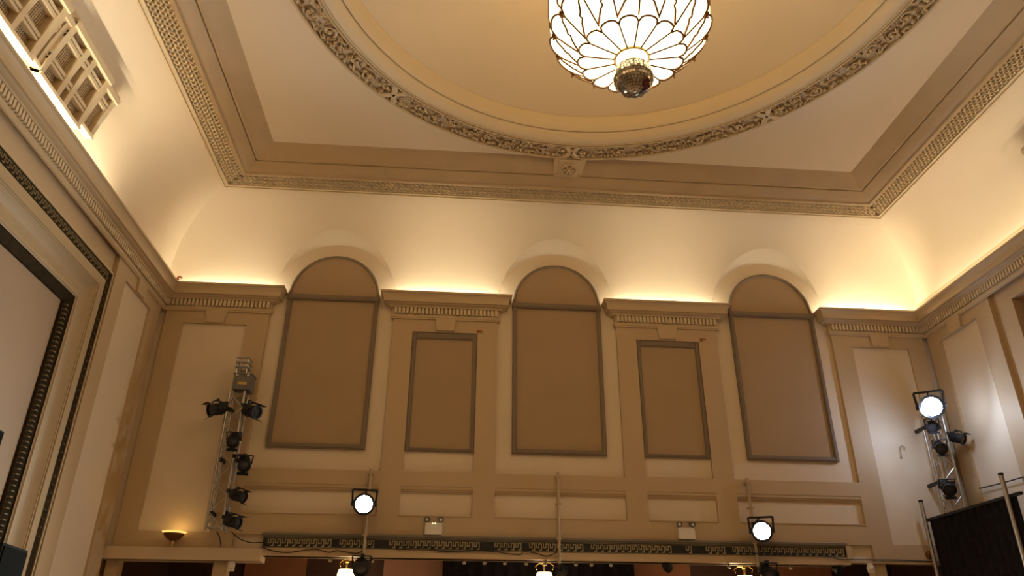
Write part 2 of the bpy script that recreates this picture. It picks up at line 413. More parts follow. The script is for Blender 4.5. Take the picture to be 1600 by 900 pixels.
for c in BAYS:                           # splayed arch soffits
    m = MB(); N = 64; ra, rb, mids = [], [], []
    for i in range(N+1):
        th = PI*i/N; sn = math.sin(th); x = c+RB*math.cos(th); zb = ZS+RB*sn; zf_ = ZS+RF*sn
        yf = -(cove_p(zf_) if zf_ > CZ0 else 0)*YL/1.2
        ra.append((x, 0.0, zb)); rb.append((x, yf, zf_)); mids.append((x, yf/2, (zb+zf_)/2))
    m.grid([ra, mids, rb]); obj('arch_soffit', m, 'ceiling_paint', ce, smooth=40)

def rect_sweep(prof):
    m = MB(); rows = []
    for k, z in prof: rows.append([(-(XL-k), -(YL+k), z), (XL-k, -(YL+k), z), (XL-k, YN+YL+k, z), (-(XL-k), YN+YL+k, z)])
    return m.grid(rows, True)
obj('beam_edge', rect_sweep([(-0.03, ZL+0.03), (-0.02, ZL-0.02), (0.015, ZL-0.03), (0.02, ZL-0.01), (0.06, ZL-0.01), (0.065, ZL-0.035), (0.10, ZL-0.035), (0.10, ZL+0.08)]), 'lattice_paint', ce, smooth=30)
pr = [(0.455, ZL+0.06), (0.455, ZL-0.035), (0.525, ZL-0.035), (0.535, ZL-0.005), (0.56, ZL+0.0), (0.63, ZL+0.03), (0.755, ZL+0.105), (0.755, ZL+0.15), (0.775, ZL+0.15), (0.775, ZL+0.12), (0.805, ZL+0.12), (0.82, ZL+0.13), (0.92, ZL+0.17), (1.085, ZL+0.28), (1.13, ZI)]
obj('beam_moulding', rect_sweep(pr), 'beam_paint', ce, smooth=12)
# pierced lattice of the soffit, cell by cell
m = MB(); NW = 3; k0, k1 = 0.10, 0.455; cw = (k1-k0)/NW; pitch = 0.097
def lat_run(A, d, L, nrm, both=False):
    A = Vector(A); k = int(L/pitch); st = L/k
    for j in range(NW):
        for i in range(k):
            u0 = i*st + (0.3*st*j) % st; kc = k0+cw*(j+0.5)
            if u0+st/2 < kc+0.02 or (both and u0+st/2 > L-kc-0.02): continue
            c = A + d*(u0+st/2) + nrm*(k0+cw*(j+0.5))
            def ring(hu, hv, z, sq):
                out = []
                for q in range(8):
                    a = 2*PI*(q+0.5)/8; cu, sv = math.cos(a), math.sin(a)
                    if sq: f_ = 1/max(abs(cu), abs(sv)); cu *= f_; sv *= f_
                    out.append(c + d*(cu*hu) + nrm*(sv*hv) + Vector((0,0,z)))
                return out
            m.grid([ring(st/2, cw/2, ZL+0.02, True), ring(st*0.42, cw*0.42, ZL-0.014, False), ring(st*0.34, cw*0.24, ZL-0.008, False), ring(st*0.30, cw*0.21, ZL+0.075, False), ring(0.001, 0.001, ZL+0.076, False)], True)
lat_run((-XL, -YL, 0), Vector((1,0,0)), 2*XL, Vector((0,-1,0)), True)
lat_run((-XL, -YL, 0), Vector((0,-1,0)), 11.6, Vector((1,0,0)))
lat_run((XL, -YL, 0), Vector((0,-1,0)), 11.6, Vector((-1,0,0)))
obj('lattice_band', m, 'lattice_paint', ce, kind='stuff')
obj('lattice_bed', rect_sweep([(0.09, ZL+0.08), (0.46, ZL+0.08)]), 'lattice_paint', ce)

# ring and dome
def ring_lathe(prof, n=160): return MB().lathe(prof, (0, YC), n)
obj('ring_moulding', ring_lathe([(RC+0.01, ZI+0.02), (RC+0.01, 8.60), (RC, 8.575), (4.755, 8.575), (4.75, 8.655), (4.41, 8.655), (4.405, 8.575), (4.385, 8.57), (4.375, 8.60), (4.35, 8.60), (4.345, 8.575), (4.33, 8.575), (4.325, 8.62)]), 'moulding', ce, smooth=30)
pr = []
for i in range(9): t = i/8; pr.append((4.325-0.185*t, 8.59+0.12*t-0.035*math.sin(t*PI)))
pr += [(4.13, 8.76), (4.115, 8.76), (4.11, 8.715)]
for i in range(9): t = i/8; pr.append((4.11-0.115*t, 8.715+0.20*t-0.03*math.sin(t*PI)))
pr += [(3.985, 8.93), (3.985, 8.97)]
obj('dome_moulding', ring_lathe(pr), 'dome_paint', ce, smooth=40)
R0, RISE = 3.99, 1.15; SR = (R0*R0+RISE*RISE)/(2*RISE); ZA = 8.95+RISE
pr = []
for i in range(25): r = R0*(1-i/24); pr.append((max(r, 0.002), ZA-SR+math.sqrt(SR*SR-r*r)))
obj('dome', ring_lathe(pr), 'dome_paint', ce, smooth=60)
# carved foliage between crossed ribbons
m = MB(); zf = 8.625
def pol(a, r, z): return (r*math.cos(a), YC+r*math.sin(a), z)
units = 80; rng = random.Random(3)
for i in range(units):
    a0 = 2*PI*(i+0.5)/units
    if min(abs(((a0-PI/8*0) / (PI/4)) % 1), 1-abs((a0/(PI/4)) % 1)) < 0.035: continue
    flip = 1 if i % 2 else -1
    rc = 4.58+0.03*flip; pts = []; rad = []
    for q in range(15):           # scroll
        th = q*0.52; rr = 0.115*(1-q/17)
        pts.append(pol(a0+flip*rr*math.cos(th)/rc, rc+rr*math.sin(th)*flip, zf-0.016)); rad.append(0.022*(1-q/24))
    m.tube(pts, rad, 5)
    m.ball(pol(a0, rc, zf-0.02), 0.036, 0.036, 0.04, 7, 4)
    for q in range(20):            # leaves
        aa = a0+rng.uniform(-0.037, 0.037); rr = rng.choice((4.445, 4.47, 4.69, 4.715, 4.58))+rng.uniform(-0.02, 0.02)
        m.ball(pol(aa, rr, zf-0.004), rng.uniform(0.035, 0.065), rng.uniform(0.014, 0.026), 0.04, 6, 4, rng.uniform(0, PI))
    for q in range(4):            # berries
        aa = a0+rng.uniform(-0.037, 0.037); m.ball(pol(aa, rng.uniform(4.43, 4.73), zf-0.012), 0.02, 0.02, 0.045, 6, 4)
obj('carved_foliage', m, 'moulding', ce, smooth=50, kind='stuff')
for k in range(8):
    a = k*PI/4
    for sg in (-1, 1):
        m = MB(); rows = []
        for q in range(9):
            t = q/8; r = 4.76-0.36*t; c = a+sg*0.028*(2*t-1)
            rows.append([pol(c-0.012, r, zf), pol(c-0.012, r, zf-0.048), pol(c-0.006, r, zf-0.058), pol(c+0.006, r, zf-0.058), pol(c+0.012, r, zf-0.048), pol(c+0.012, r, zf)])
        m.grid(rows); obj('ribbon', m, 'moulding', ce)
# bracket between ring and back beam
m = MB()
def wedge(x0t, x1t, x0b, x1b, inset, dz):
    A = [(x0t, -2.335, 8.565-dz), (x1t, -2.335, 8.565-dz), (x1b, -1.90, 8.475-dz), (x0b, -1.90, 8.475-dz)]
    B = [(p[0], p[1], p[2]+0.20) for p in A]
    m.quad(*A)
    for i in range(4): j = (i+1) % 4; m.quad(A[i], B[i], B[j], A[j])
wedge(-0.315, 0.315, -0.265, 0.265, 0, 0.0)
br = obj('bracket', m, 'moulding', ce)
m = MB(); wedge(-0.205, 0.205, -0.19, 0.19, 0, 0.02); obj('bracket_panel', m, 'moulding', br)
m = MB(); cz = 8.482
rows = []
for q in range(24):
    a = 2*PI*q/24; rows.append((0.15*math.cos(a), -2.125+0.14*math.sin(a), cz-0.02+0.2*(-0.14*math.sin(a))))
m.tube(rows+rows[:1], 0.015, 6)
for q in range(6):
    a = 2*PI*q/6; m.ball((0.075*math.cos(a), -2.125+0.075*math.sin(a), cz-0.015-0.2*0.075*math.sin(a)), 0.048, 0.022, 0.03, 7, 4, a)
m.ball((0, -2.125, cz-0.02), 0.032, 0.032, 0.03)
obj('rosette', m, 'moulding', br, smooth=50)

# ------------------------------------------------------------------ plaster grilles on the side coves
def cove_pt(s_, y, t, off):
    """t 0..1 along height 6.97..7.93 on the side cove"""
    p0, z0, p1, z1 = 0.05, 6.97, cove_p(7.93), 7.93
    L = math.hypot(p1-p0, z1-z0); nx, nz = (z1-z0)/L, -(p1-p0)/L; o = off-0.025*math.sin(PI*min(max(t, 0), 1))
    return (s_*(W-(p0+(p1-p0)*t+nx*o)), y, z0+(z1-z0)*t+nz*o)
def grille(name, s_, label):
    g = thing(name, (s_*W, -4.3, 6.9), label, 'grille', 'plaster grilles on the side coves')
    def slab(m, y0, y1, t0, t1, o0, o1, n=9):
        n = max(1, int(n*(t1-t0)+1)); rows = []
        for i in range(n+1):
            t = t0+(t1-t0)*i/n
            rows.append([cove_pt(s_, y0, t, o0), cove_pt(s_, y0, t, o1), cove_pt(s_, y1, t, o1), cove_pt(s_, y1, t, o0)])
        m.grid(rows, True); m.fan(rows[0]); m.fan(list(reversed(rows[-1])))
    def piece(nm, *args):
        m = MB(); slab(m, *args); return obj(nm, m, 'lattice_paint', g)
    # (near end, far end, lower, upper, proud, columns as fractions of the clear length: cells between bars)
    half = [(-4.25, -4.66, 0.12, 0.94, 0.10, (1,)), (-4.66, -5.86, 0.0, 1.0, 0.14, (3, 1, 3)), (-5.86, -6.08, 0.07, 0.95, 0.10, (1,)), (-6.08, -7.11, 0.0, 1.0, 0.15, (3, 3))]
    secs = half + [(2*YC-b_, 2*YC-a_, c_, d_, e_, tuple(reversed(f_))) for a_, b_, c_, d_, e_, f_ in half]
    mesh = MB()
    for y0, y1, t0, t1, o, cols in secs:
        lo_, hi_ = min(y0, y1), max(y0, y1)
        slab(mesh, lo_, hi_, t0+0.03, t1-0.03, 0.0, 0.03)
        piece('sill_rail', lo_, hi_, t0, t0+0.05, 0.0, o+0.04); piece('head_rail', lo_, hi_, t1-0.10, t1-0.02, 0.0, o+0.05)
        piece('head_fillet', lo_, hi_, t1-0.02, t1+0.03, 0.0, o+0.01)
        for a_, b_ in ((t1-0.245, t1-0.205), (t1-0.315, t1-0.265)): piece('rail', lo_, hi_, a_, b_, 0.03, o)
        if t0 < 0.05:
            for a_, b_ in ((0.26, 0.30), (0.32, 0.37)): piece('rail', lo_, hi_, a_, b_, 0.03, o)
        tot = sum(cols); bw = 0.09; L = hi_-lo_; y = hi_
        clear = L-bw*(len(cols)+1)
        for i in range(len(cols)+1):
            piece('bar', y-bw, y, t0, t1-0.03, 0.02, o+0.012)
            if i < len(cols): y -= bw+clear*cols[i]/tot
    obj('mesh_screen', mesh, 'mesh_dark', g)
    fine = MB(); y = -4.32
    while y > 2*YC+4.32:
        slab(fine, y-0.007, y+0.007, 0.12, 0.9, 0.028, 0.042, 6); y -= 0.036
    t = 0.14
    while t < 0.9:
        slab(fine, 2*YC+4.32, -4.32, t, t+0.012, 0.028, 0.040, 6); t += 0.040
    obj('mesh_wires', fine, 'moulding', g, kind='stuff')
grille('plaster_grille', -1, 'cream plaster grille with meshed square openings on the left cove')
grille('plaster_grille', 1, 'cream plaster grille just entering view on the right cove')

# ------------------------------------------------------------------ upholstered wall panels
def tall_panel(cx, label):
    t = thing('arched_panel', (cx, 0, 3.48), label, 'wall panel', 'tall arched fabric panels')
    hw, z0, z1 = 0.90, 3.48, 6.57; fwid = 0.085; yf = -0.07
    obj('fabric', MB().box(cx-hw+0.04, cx+hw-0.04, -0.035, -0.002, z0+0.04, z1-0.04), 'fabric', t)
    def rail(a, b, c, d, nm='frame_rail', y=yf):
        m = MB(); m.box(a, b, y, -0.002, c, d)
        w_, h_ = b-a, d-c
        if h_ > w_: m.box(a+0.02, b-0.02, y-0.016, y, c, d)
        else: m.box(a, b, y-0.016, y, c+0.02, d-0.02)
        obj(nm, m, 'panel_frame', t)
    rail(cx-hw, cx-hw+fwid, z0, z1); rail(cx+hw-fwid, cx+hw, z0, z1); rail(cx-hw+fwid, cx+hw-fwid, z0, z0+fwid)
    rail(cx-hw-0.01, cx+hw+0.01, z1-0.10, z1+0.01, 'transom', -0.095)
    m = MB(); N = 40; fan = [(cx+(hw-0.03)*math.cos(PI*i/N), -0.035, z1+(0.92-0.03)*math.sin(PI*i/N)) for i in range(N+1)]
    m.fan(fan); obj('fabric', m, 'fabric', t)
    rows = []
    for o, y in ((0, -0.002), (0, -0.06), (0.012, -0.07), (0.035, -0.07), (0.05, -0.055), (0.05, -0.03)):
        rows.append([(cx+(hw-o)*math.cos(PI*i/N), y, z1+(0.92-o)*math.sin(PI*i/N)) for i in range(N+1)])
    obj('arch_frame', MB().grid(rows), 'panel_frame', t, smooth=40)
tall_panel(BAYS[0], 'tall arched brown fabric panel nearest the left lighting truss')
tall_panel(BAYS[1], 'tall arched brown fabric panel in the middle bay, directly above the middle vertical pipe')
tall_panel(BAYS[2], 'tall arched brown fabric panel nearest the corner with the lit truss')
def small_panel(cx, label):
    t = thing('fabric_panel', (cx, 0, 3.48), label, 'wall panel', 'small rectangular fabric panels')
    hw, z0, z1, f_ = 0.64, 3.48, 5.855, 0.08
    obj('fabric', MB().box(cx-hw+0.03, cx+hw-0.03, -0.03, -0.002, z0+0.03, z1-0.02), 'fabric', t)
    def rail(a, b, c, d, y=-0.055, nm='frame_rail'):
        m = MB(); m.box(a, b, y, -0.002, c, d); w_, h_ = b-a, d-c
        if h_ > w_: m.box(a+0.018, b-0.018, y-0.014, y, c, d)
        else: m.box(a, b, y-0.014, y, c+0.02, d-0.02)
        obj(nm, m, 'panel_frame', t)
    rail(cx-hw, cx-hw+f_, z0, z1); rail(cx+hw-f_, cx+hw, z0, z1); rail(cx-hw+f_, cx+hw-f_, z0, z0+0.06); rail(cx-hw+f_, cx+hw-f_, z1-0.13, z1)
small_panel(-2.25, 'small rectangular brown fabric panel left of the middle arched panel')
small_panel(2.25, 'small rectangular brown fabric panel right of the middle arched panel')
for cx, lab in ((-1.62, 'small copper pipe stub beside the left small panel top'), (2.92, 'small copper pipe stub beside the right small panel top')):
    m = MB(); m.tube([(cx+0.02, -PF, 5.90), (cx+0.02, -PF-0.05, 5.90), (cx+0.03, -PF-0.06, 5.90), (cx+0.11, -PF-0.06, 5.89)], 0.014, 6); m.ball((cx+0.02, -PF-0.03, 5.90), 0.028, 0.028, 0.028)
    tag(obj('pipe_stub', m, 'copper', smooth=50), lab, 'pipe')
m = MB(); m.tube([(-7.52, -0.36, 6.63), (-7.52, -0.36, 6.70), (-7.49, -0.36, 6.73), (-7.44, -0.36, 6.69)], 0.02, 6); m.ball((-7.52, -0.36, 6.66), 0.04, 0.03, 0.03)
tag(obj('pipe_elbow', m, 'copper', smooth=50), 'small reddish pipe elbow on the left corner of the cornice', 'pipe')

# ------------------------------------------------------------------ header, Greek key frieze, ledge, posts, lobby beyond
fz = thing('trim_6', (0, 0, 1.6), 'dark fret frieze over the wide opening in the back wall', 'frieze', kind='structure')
obj('frieze_ground', MB().box(-5.2, 5.2, -0.10, 0.0, 1.725, 1.905), 'key_ground', fz)
m = MB(); m.box(-5.22, 5.22, -0.15, 0, 1.935, 1.97); m.box(-5.21, 5.21, -0.12, 0, 1.905, 1.935); obj('top_fillet', m, 'grey_band', fz)
m = MB(); m.box(-5.2, 5.2, -0.106, -0.09, 1.735, 1.742); m.box(-5.2, 5.2, -0.106, -0.09, 1.888, 1.893); obj('gold_line', m, 'key_gold', fz)
m = MB(); m.box(-5.24, 5.24, -0.13, 0.2, 1.60, 1.68); m.box(-5.24, 5.24, -0.11, 0.0, 1.68, 1.725); obj('header', m, 'moulding', fz)
km = key_mesh(0.118, 0.105, 0.016, 0.008, 'key_motif', 'key_gold')
worn = {9, 15, 16, 30, 31, 36, 45, 58, 59, 61, 62, 66}
for i in range(84):
    if i in worn: continue
    inst('key_motif', km, fz, (-5.11+i*0.1225, -0.10, 1.762))
ld = obj('ledge', MB().box(-W, -5.19, -0.16, 0.0, 1.50, 1.70), 'ledge_paint'); tag(ld, 'plain tan ledge below the wall sconce at lower left', 'ledge', kind='structure'); ld.name = 'trim_7'
r_ = obj('trim_8', MB().box(5.24, W, -0.09, 0.1, 1.64, 1.67).box(5.2, 5.3, -0.13, 0, 1.70, 1.93), 'moulding'); tag(r_, 'thin tan edge below the right end of the back wall', 'trim', kind='structure')
for x0, x1, lab in ((-7.76, -7.56, 'tan post in the left corner below the ledge'), (-5.99, -5.76, 'tan post below the ledge under the left truss'), (5.72, 5.94, 'tan post below the right end of the back wall')):
    m = MB().box(x0, x1, -0.02, 0.20, -H, 1.64 if x0 > 0 else 1.5); m.box(x0-0.02 if x0 > -7 else x0, x1+0.02, -0.04, 0.22, -H, -H+0.25)
    tag(obj('post', m, 'tan'), lab, 'post')
# lobby
YB = 3.0
lb = obj('wall_lobby', MB().box(-W, W, YB, YB+0.1, -H, 2.3), 'lobby_dark'); tag(lb, 'dark brown wall of the lobby beyond the opening', 'wall', kind='structure')
for x0, x1, mm in ((-6.2, -4.95, 'lobby_brown'), (-3.35, -2.12, 'lobby_pink'), (1.95, 3.2, 'lobby_brown'), (5.0, 6.35, 'lobby_brown')):
    obj('wall_panel', MB().box(x0, x1, YB-0.06, YB, -H, 2.25), mm, lb)
lc = obj('ceiling_lobby', MB().box(-W, W, 0.2, YB+0.1, 2.25, 2.3), 'lobby_brown'); tag(lc, 'low brown ceiling of the lobby beyond the opening', 'ceiling', kind='structure')
m = MB(); m.box(-W, -W+0.1, 0.25, YB, -H, 2.3); sw = obj('wall_lobby_left', m, 'lobby_dark'); tag(sw, 'dark side wall of the lobby on the left', 'wall', kind='structure')
m = MB(); m.box(W-0.1, W, 0.25, YB, -H, 2.3); sw = obj('wall_lobby_right', m, 'lobby_dark'); tag(sw, 'dark side wall of the lobby on the right', 'wall', kind='structure')
m = MB(); rows = []
for z in (-H, 2.2): rows.append([(-2.05+i*0.04, 2.6+0.05*math.sin(i*0.9), z) for i in range(100)])
m.grid(rows); tag(obj('black_curtain', m, 'black_drape', smooth=60), 'black curtain hanging across the middle of the lobby', 'curtain')

# ceiling pendants in the lobby
def pendant(x, y, label):
    t = thing('pendant_lamp', (x, y, 1.25), label, 'lamp', 'pendant lamps in the lobby opening')
    c = (x, y)
    obj('canopy', MB().lathe([(0.002, 1.70), (0.19, 1.70), (0.20, 1.68), (0.10, 1.665), (0.04, 1.65), (0.002, 1.64)], c, 24), 'brass', t, smooth=40)
    obj('stem', MB().tube([(x, y, 1.65), (x, y, 1.46)], 0.018, 8).lathe([(0.018, 1.60), (0.04, 1.585), (0.018, 1.57)], c, 12), 'brass', t, smooth=40)
    obj('shade', MB().lathe([(0.02, 1.47), (0.13, 1.46), (0.155, 1.37), (0.15, 1.28), (0.10, 1.23), (0.01, 1.22)], c, 24), 'pendant_glass', t, smooth=50)
    for a in (0.3, 2.4, 4.5):
        obj('arm', MB().tube([(x, y, 1.62), (x+0.12*math.cos(a), y+0.12*math.sin(a), 1.63), (x+0.20*math.cos(a), y+0.20*math.sin(a), 1.58), (x+0.17*math.cos(a), y+0.17*math.sin(a), 1.52)], 0.009, 5), 'brass', t)
    point('pendant_light', (x, y+0.5, 1.35), 22, (1.0, 0.66, 0.35), 0.12)
    obj('drop_rod', MB().tube([(x, y, 1.69), (x, y, 2.25)], 0.012, 6), 'brass', t)
pendant(-3.82, 0.6, 'glowing glass pendant lamp under the frieze at left')
pendant(-0.24, 0.6, 'glowing glass pendant lamp beside the middle pipe')
pendant(3.52, 0.6, 'glowing glass pendant lamp under the frieze at right')
ORD = ('first', 'second', 'third', 'fourth', 'fifth', 'sixth', 'seventh', 'eighth', 'ninth', 'tenth', 'eleventh', 'twelfth')
for i, x in enumerate((-4.05, -3.32, -1.72, -1.36, -1.0, -0.62, -0.28, 0.27, 0.55, 0.9, 3.05, 4.2)):
    bt = thing('bulb', (x, 0.08, 1.52), 'small round unlit bulb under the frieze header, %s from the left' % ORD[i], 'bulb', 'bulbs along the header')
    obj('globe', MB().lathe([(0.012, 1.58), (0.020, 1.575), (0.034, 1.555), (0.028, 1.53), (0.002, 1.522)], (x, 0.08), 10), 'bulb_glass', bt, smooth=50)
    obj('socket', MB().lathe([(0.002, 1.60), (0.016, 1.60), (0.016, 1.578)], (x, 0.08), 10), 'grey_box', bt)
# small devices below the header
def sensor(x, y, z, label):
    t = thing('wall_sensor', (x, y, z), label, 'sensor', 'white sensors on the posts')
    obj('housing', MB().box(x-0.05, x+0.05, y-0.06, y, z-0.08, z+0.04).box(x-0.035, x+0.035, y-0.05, y+0.01, z+0.04, z+0.08), 'white_plastic', t)
    obj('eye', MB().ball((x, y-0.07, z-0.01), 0.04, 0.03, 0.04), 'white_plastic', t, smooth=50)
    obj('bracket', MB().box(x-0.02, x+0.02, y, y+0.08, z-0.02, z+0.02), 'white_plastic', t)
sensor(-5.66, -0.08, 1.41, 'white sensor box beside the post at lower left')
sensor(5.60, -0.08, 1.56, 'white sensor box beside the post at lower right')
def small_speaker(x, label):
    t = thing('small_speaker', (x, 0.05, 1.48), label, 'speaker')
    obj('housing', MB().lathe([(0.002, -0.08), (0.05, -0.08), (0.08, 0.03), (0.085, 0.08), (0.07, 0.08), (0.03, 0.05), (0.002, 0.05)], n=14, axis=(0.3, -1, -0.4), origin=(x, 0.0, 1.53)), 'black_metal', t, smooth=50)
    obj('mount', MB().box(x-0.02, x+0.02, 0.0, 0.05, 1.53, 1.61), 'black_metal', t)
small_speaker(1.88, 'small black speaker under the frieze between the two emergency lights and the right flood')
small_speaker(5.02, 'small black speaker under the right end of the frieze')

# ------------------------------------------------------------------ emergency twin-spot lights
def emergency(cx, z0, label, leds):
    t = thing('emergency_light', (cx, -PF, z0), label, 'emergency light', 'twin spot emergency lights')
    y = -PF; yb = y-0.10
    obj('housing', MB().box(cx-0.145, cx+0.145, yb, y, z0, z0+0.20).box(cx-0.15, cx+0.15, yb-0.012, yb, z0+0.005, z0+0.165), 'white_plastic', t)
    for s_ in (-1, 1):
        hx = cx+s_*0.115
        hd = obj('lamp_head', MB().lathe([(0.002, -0.05), (0.035, -0.05), (0.05, -0.01), (0.052, 0.04), (0.045, 0.04), (0.002, 0.02)], n=14, axis=(s_*0.25, -1, -0.35), origin=(hx, yb+0.02, z0+0.262)), 'grey_box', t, smooth=50)
        obj('lens', MB().lathe([(0.002, 0.032), (0.043, 0.030)], n=14, axis=(s_*0.25, -1, -0.35), origin=(hx, yb+0.02, z0+0.262)), 'white_plastic', hd)
        obj('neck', MB().tube([(hx, yb+0.04, z0+0.20), (hx, yb+0.04, z0+0.25)], 0.012, 6), 'grey_box', hd)
    if leds:
        for dx in (-0.02, 0.025): obj('indicator', MB().ball((cx+dx, yb-0.015, z0+0.19), 0.009, 0.006, 0.009, 6, 4), 'led', t)
emergency(-2.28, 1.98, 'white twin spot emergency light left of the middle pipe', True)
emergency(2.255, 1.985, 'white twin spot emergency light right of the middle pipe', False)

# ------------------------------------------------------------------ conduits, wires
def conduit(x, z1, label):
    t = thing('conduit_pipe', (x, -0.15, 1.56), label, 'pipe', 'vertical pipes on the back wall')
    obj('pipe', MB().tube([(x, -0.16, 1.54), (x, -0.16, z1)], 0.026, 10), 'pipe_paint', t, smooth=50)
    for z in (1.95, 2.56, z1-0.08): obj('saddle', MB().box(x-0.045, x+0.045, -0.19, -0.08, z-0.018, z+0.018), 'pipe_paint', t)
conduit(-3.46, 3.10, 'tan vertical pipe behind the left floodlight')
conduit(-0.06, 3.12, 'tan vertical pipe running down below the middle arched panel')
conduit(3.50, 3.10, 'tan vertical pipe behind the right floodlight')
def cable(pts, label, r=0.009):
    P = [Vector(p) for p in pts]; out = []
    for i in range(len(P)-1):
        p0, p1, p2, p3 = P[max(i-1,0)], P[i], P[i+1], P[min(i+2, len(P)-1)]
        for j in range(6):
            t = j/6; out.append(0.5*((2*p1)+(-p0+p2)*t+(2*p0-5*p1+4*p2-p3)*t*t+(-p0+3*p1-3*p2+p3)*t**3))
    out.append(P[-1])
    tag(obj('cable', MB().tube(out, r, 5), 'cable', smooth=60), label, 'cable')
cable([(-5.2, -0.15, 1.73), (-5.0, -0.15, 1.67), (-4.75, -0.15, 1.645), (-4.45, -0.15, 1.69), (-4.25, -0.15, 1.70), (-4.05, -0.15, 1.66), (-3.9, -0.15, 1.69), (-3.6, -0.15, 1.65), (-3.46, -0.17, 1.70)], 'dark cable drooping along the left end of the frieze')
cable([(-5.75, -0.14, 1.97), (-5.6, -0.12, 1.86), (-5.4, -0.12, 1.80), (-5.2, -0.14, 1.80), (-5.05, -0.15, 1.77)], 'dark cable running from the left truss to the frieze')
cable([(-5.95, -0.3, 1.95), (-5.9, -0.22, 1.85), (-5.87, -0.18, 1.72)], 'short dark cable hanging from the foot of the left truss')
cable([(-2.9, -0.14, 1.735), (-2.4, -0.14, 1.75), (-2.1, -0.14, 1.71), (-1.5, -0.14, 1.73), (-1.2, -0.14, 1.72)], 'dark cable bundle along the frieze below the left emergency light', 0.012)
cable([(-1.25, -0.14, 1.74), (-1.05, -0.14, 1.70), (-0.75, -0.14, 1.68), (-0.68, -0.14, 1.73), (-0.45, -0.14, 1.70), (-0.28, -0.14, 1.66), (-0.1, -0.19, 1.72)], 'dark looped cable on the frieze just left of the middle pipe')
cable([(3.2, -0.14, 1.78), (3.5, -0.2, 1.76), (4.0, -0.14, 1.76), (4.6, -0.14, 1.78), (5.0, -0.14, 1.70), (5.3, -0.14, 1.69), (6.2, -0.1, 1.70), (7.2, -0.1, 1.67)], 'dark cable along the right end of the frieze')
cable([(W-0.10, -0.55, 2.93), (W-0.10, -1.2, 2.90), (W-0.10, -2.0, 2.88), (W-0.05, -2.5, 2.86)], 'dark cable running level across the right wall', 0.012)

# ------------------------------------------------------------------ stage lanterns
def lantern(loc, aim, label, lit=None, size=1.0, mount=(0, 0.16, 0), name='stage_lantern', group=None, to=None):
    o = Vector(loc); a = Vector(aim).normalized(); s_ = size
    t = thing(name, loc, label, 'stage light', group)
    body = [(0.002, -0.17*s_), (0.05*s_, -0.17*s_), (0.075*s_, -0.15*s_), (0.09*s_, -0.10*s_), (0.09*s_, -0.07*s_), (0.098*s_, -0.068*s_), (0.098*s_, -0.05*s_), (0.09*s_, -0.048*s_), (0.09*s_, 0.0), (0.098*s_, 0.002), (0.098*s_, 0.02*s_), (0.09*s_, 0.022*s_), (0.092*s_, 0.10*s_), (0.11*s_, 0.102*s_), (0.11*s_, 0.125*s_), (0.085*s_, 0.125*s_), (0.085*s_, 0.10*s_)]
    obj('body', MB().lathe(body, n=18, axis=a, origin=o), 'black_metal', t, smooth=40)
    obj('lens', MB().lathe([(0.002, 0.118*s_), (0.05*s_, 0.113*s_), (0.086*s_, 0.10*s_)], n=18, axis=a, origin=o), lit or 'lens_glass', t, smooth=60)
    side = a.cross(Vector((0, 0, 1))); side = side.normalized() if side.length > 0.05 else Vector((1, 0, 0)); upv = side.cross(a).normalized()
    if upv.z < 0: upv = -upv
    y0 = o + upv*0.0
    pts = [o+side*0.115*s_, o+side*0.125*s_+upv*0.14*s_, o-side*0.125*s_+upv*0.14*s_, o-side*0.115*s_]
    yk = MB()
    for p, q in zip(pts, pts[1:]): yk.tube([p, q], 0.011*s_, 6)
    obj('yoke', yk, 'black_metal', t)
    for sg in (-1, 1): obj('yoke_knob', MB().lathe([(0.002, 0), (0.022*s_, 0), (0.022*s_, 0.03*s_), (0.002, 0.03*s_)], n=10, axis=side*sg, origin=o+side*sg*0.10*s_), 'black_metal', t)
    top = o+upv*0.14*s_; mt = Vector(mount) if to is None else Vector(to)-top
    obj('clamp', MB().tube([top, top+mt*0.5, top+mt], 0.014, 6).obox(tuple(top+mt), Vector((1,0,0)), Vector((0,1,0)), Vector((0,0,1)), 0.03, 0.03, 0.03), 'black_metal', t)
    if lit is None:
        for sg, nm in ((1, 'upper'), (-1, 'lower')):
            b = o+a*0.125*s_+upv*sg*0.105*s_; d = (a+upv*sg*0.25).normalized(); nn = side.cross(d)
            obj('barn_door', MB().obox(tuple(b+d*0.035*s_), side, d, nn, 0.09*s_, 0.035*s_, 0.003), 'black_metal', t)
    return t
CAMV = Vector((-1.956, -14.0, 0))
# truss towers fixed to the back wall
def truss(cx, cy, z0, z1, label, hw=0.13):
    t = thing('lighting_truss', (cx, cy, z0), label, 'truss', 'vertical lighting trusses')
    cor = [(cx-hw, cy-hw), (cx+hw, cy-hw), (cx+hw, cy+hw), (cx-hw, cy+hw)]
    for x, y in cor: obj('chord', MB().tube([(x, y, z0), (x, y, z1)], 0.024, 8), 'aluminium', t, smooth=50)
    n = int((z1-z0)/0.26)
    for f_ in range(4):
        (xa, ya), (xb, yb) = cor[f_], cor[(f_+1) % 4]
        for i in range(n):
            za = z0+0.04+(z1-z0-0.08)*i/n; zb = z0+0.04+(z1-z0-0.08)*(i+1)/n
            p, q = ((xa, ya, za), (xb, yb, zb)) if i % 2 else ((xb, yb, za), (xa, ya, zb))
            obj('brace', MB().tube([p, q], 0.010, 5), 'aluminium', t)
    for z in (z0+0.05, z1-0.05):
        m = MB()
        for i in range(4):
            m.tube([(*cor[i], z), (*cor[(i+1) % 4], z)], 0.012, 6)
        obj('end_frame', m, 'aluminium', t)
    for z in (z0+0.3, (z0+z1)/2, z1-0.3):
        obj('wall_bracket', MB().box(cx-hw-0.03, cx-hw+0.03, cy, -0.02, z-0.03, z+0.03).box(cx+hw-0.03, cx+hw+0.03, cy, -0.02, z-0.03, z+0.03), 'black_metal', t)
    return t
TX, TY = -5.97, -0.32
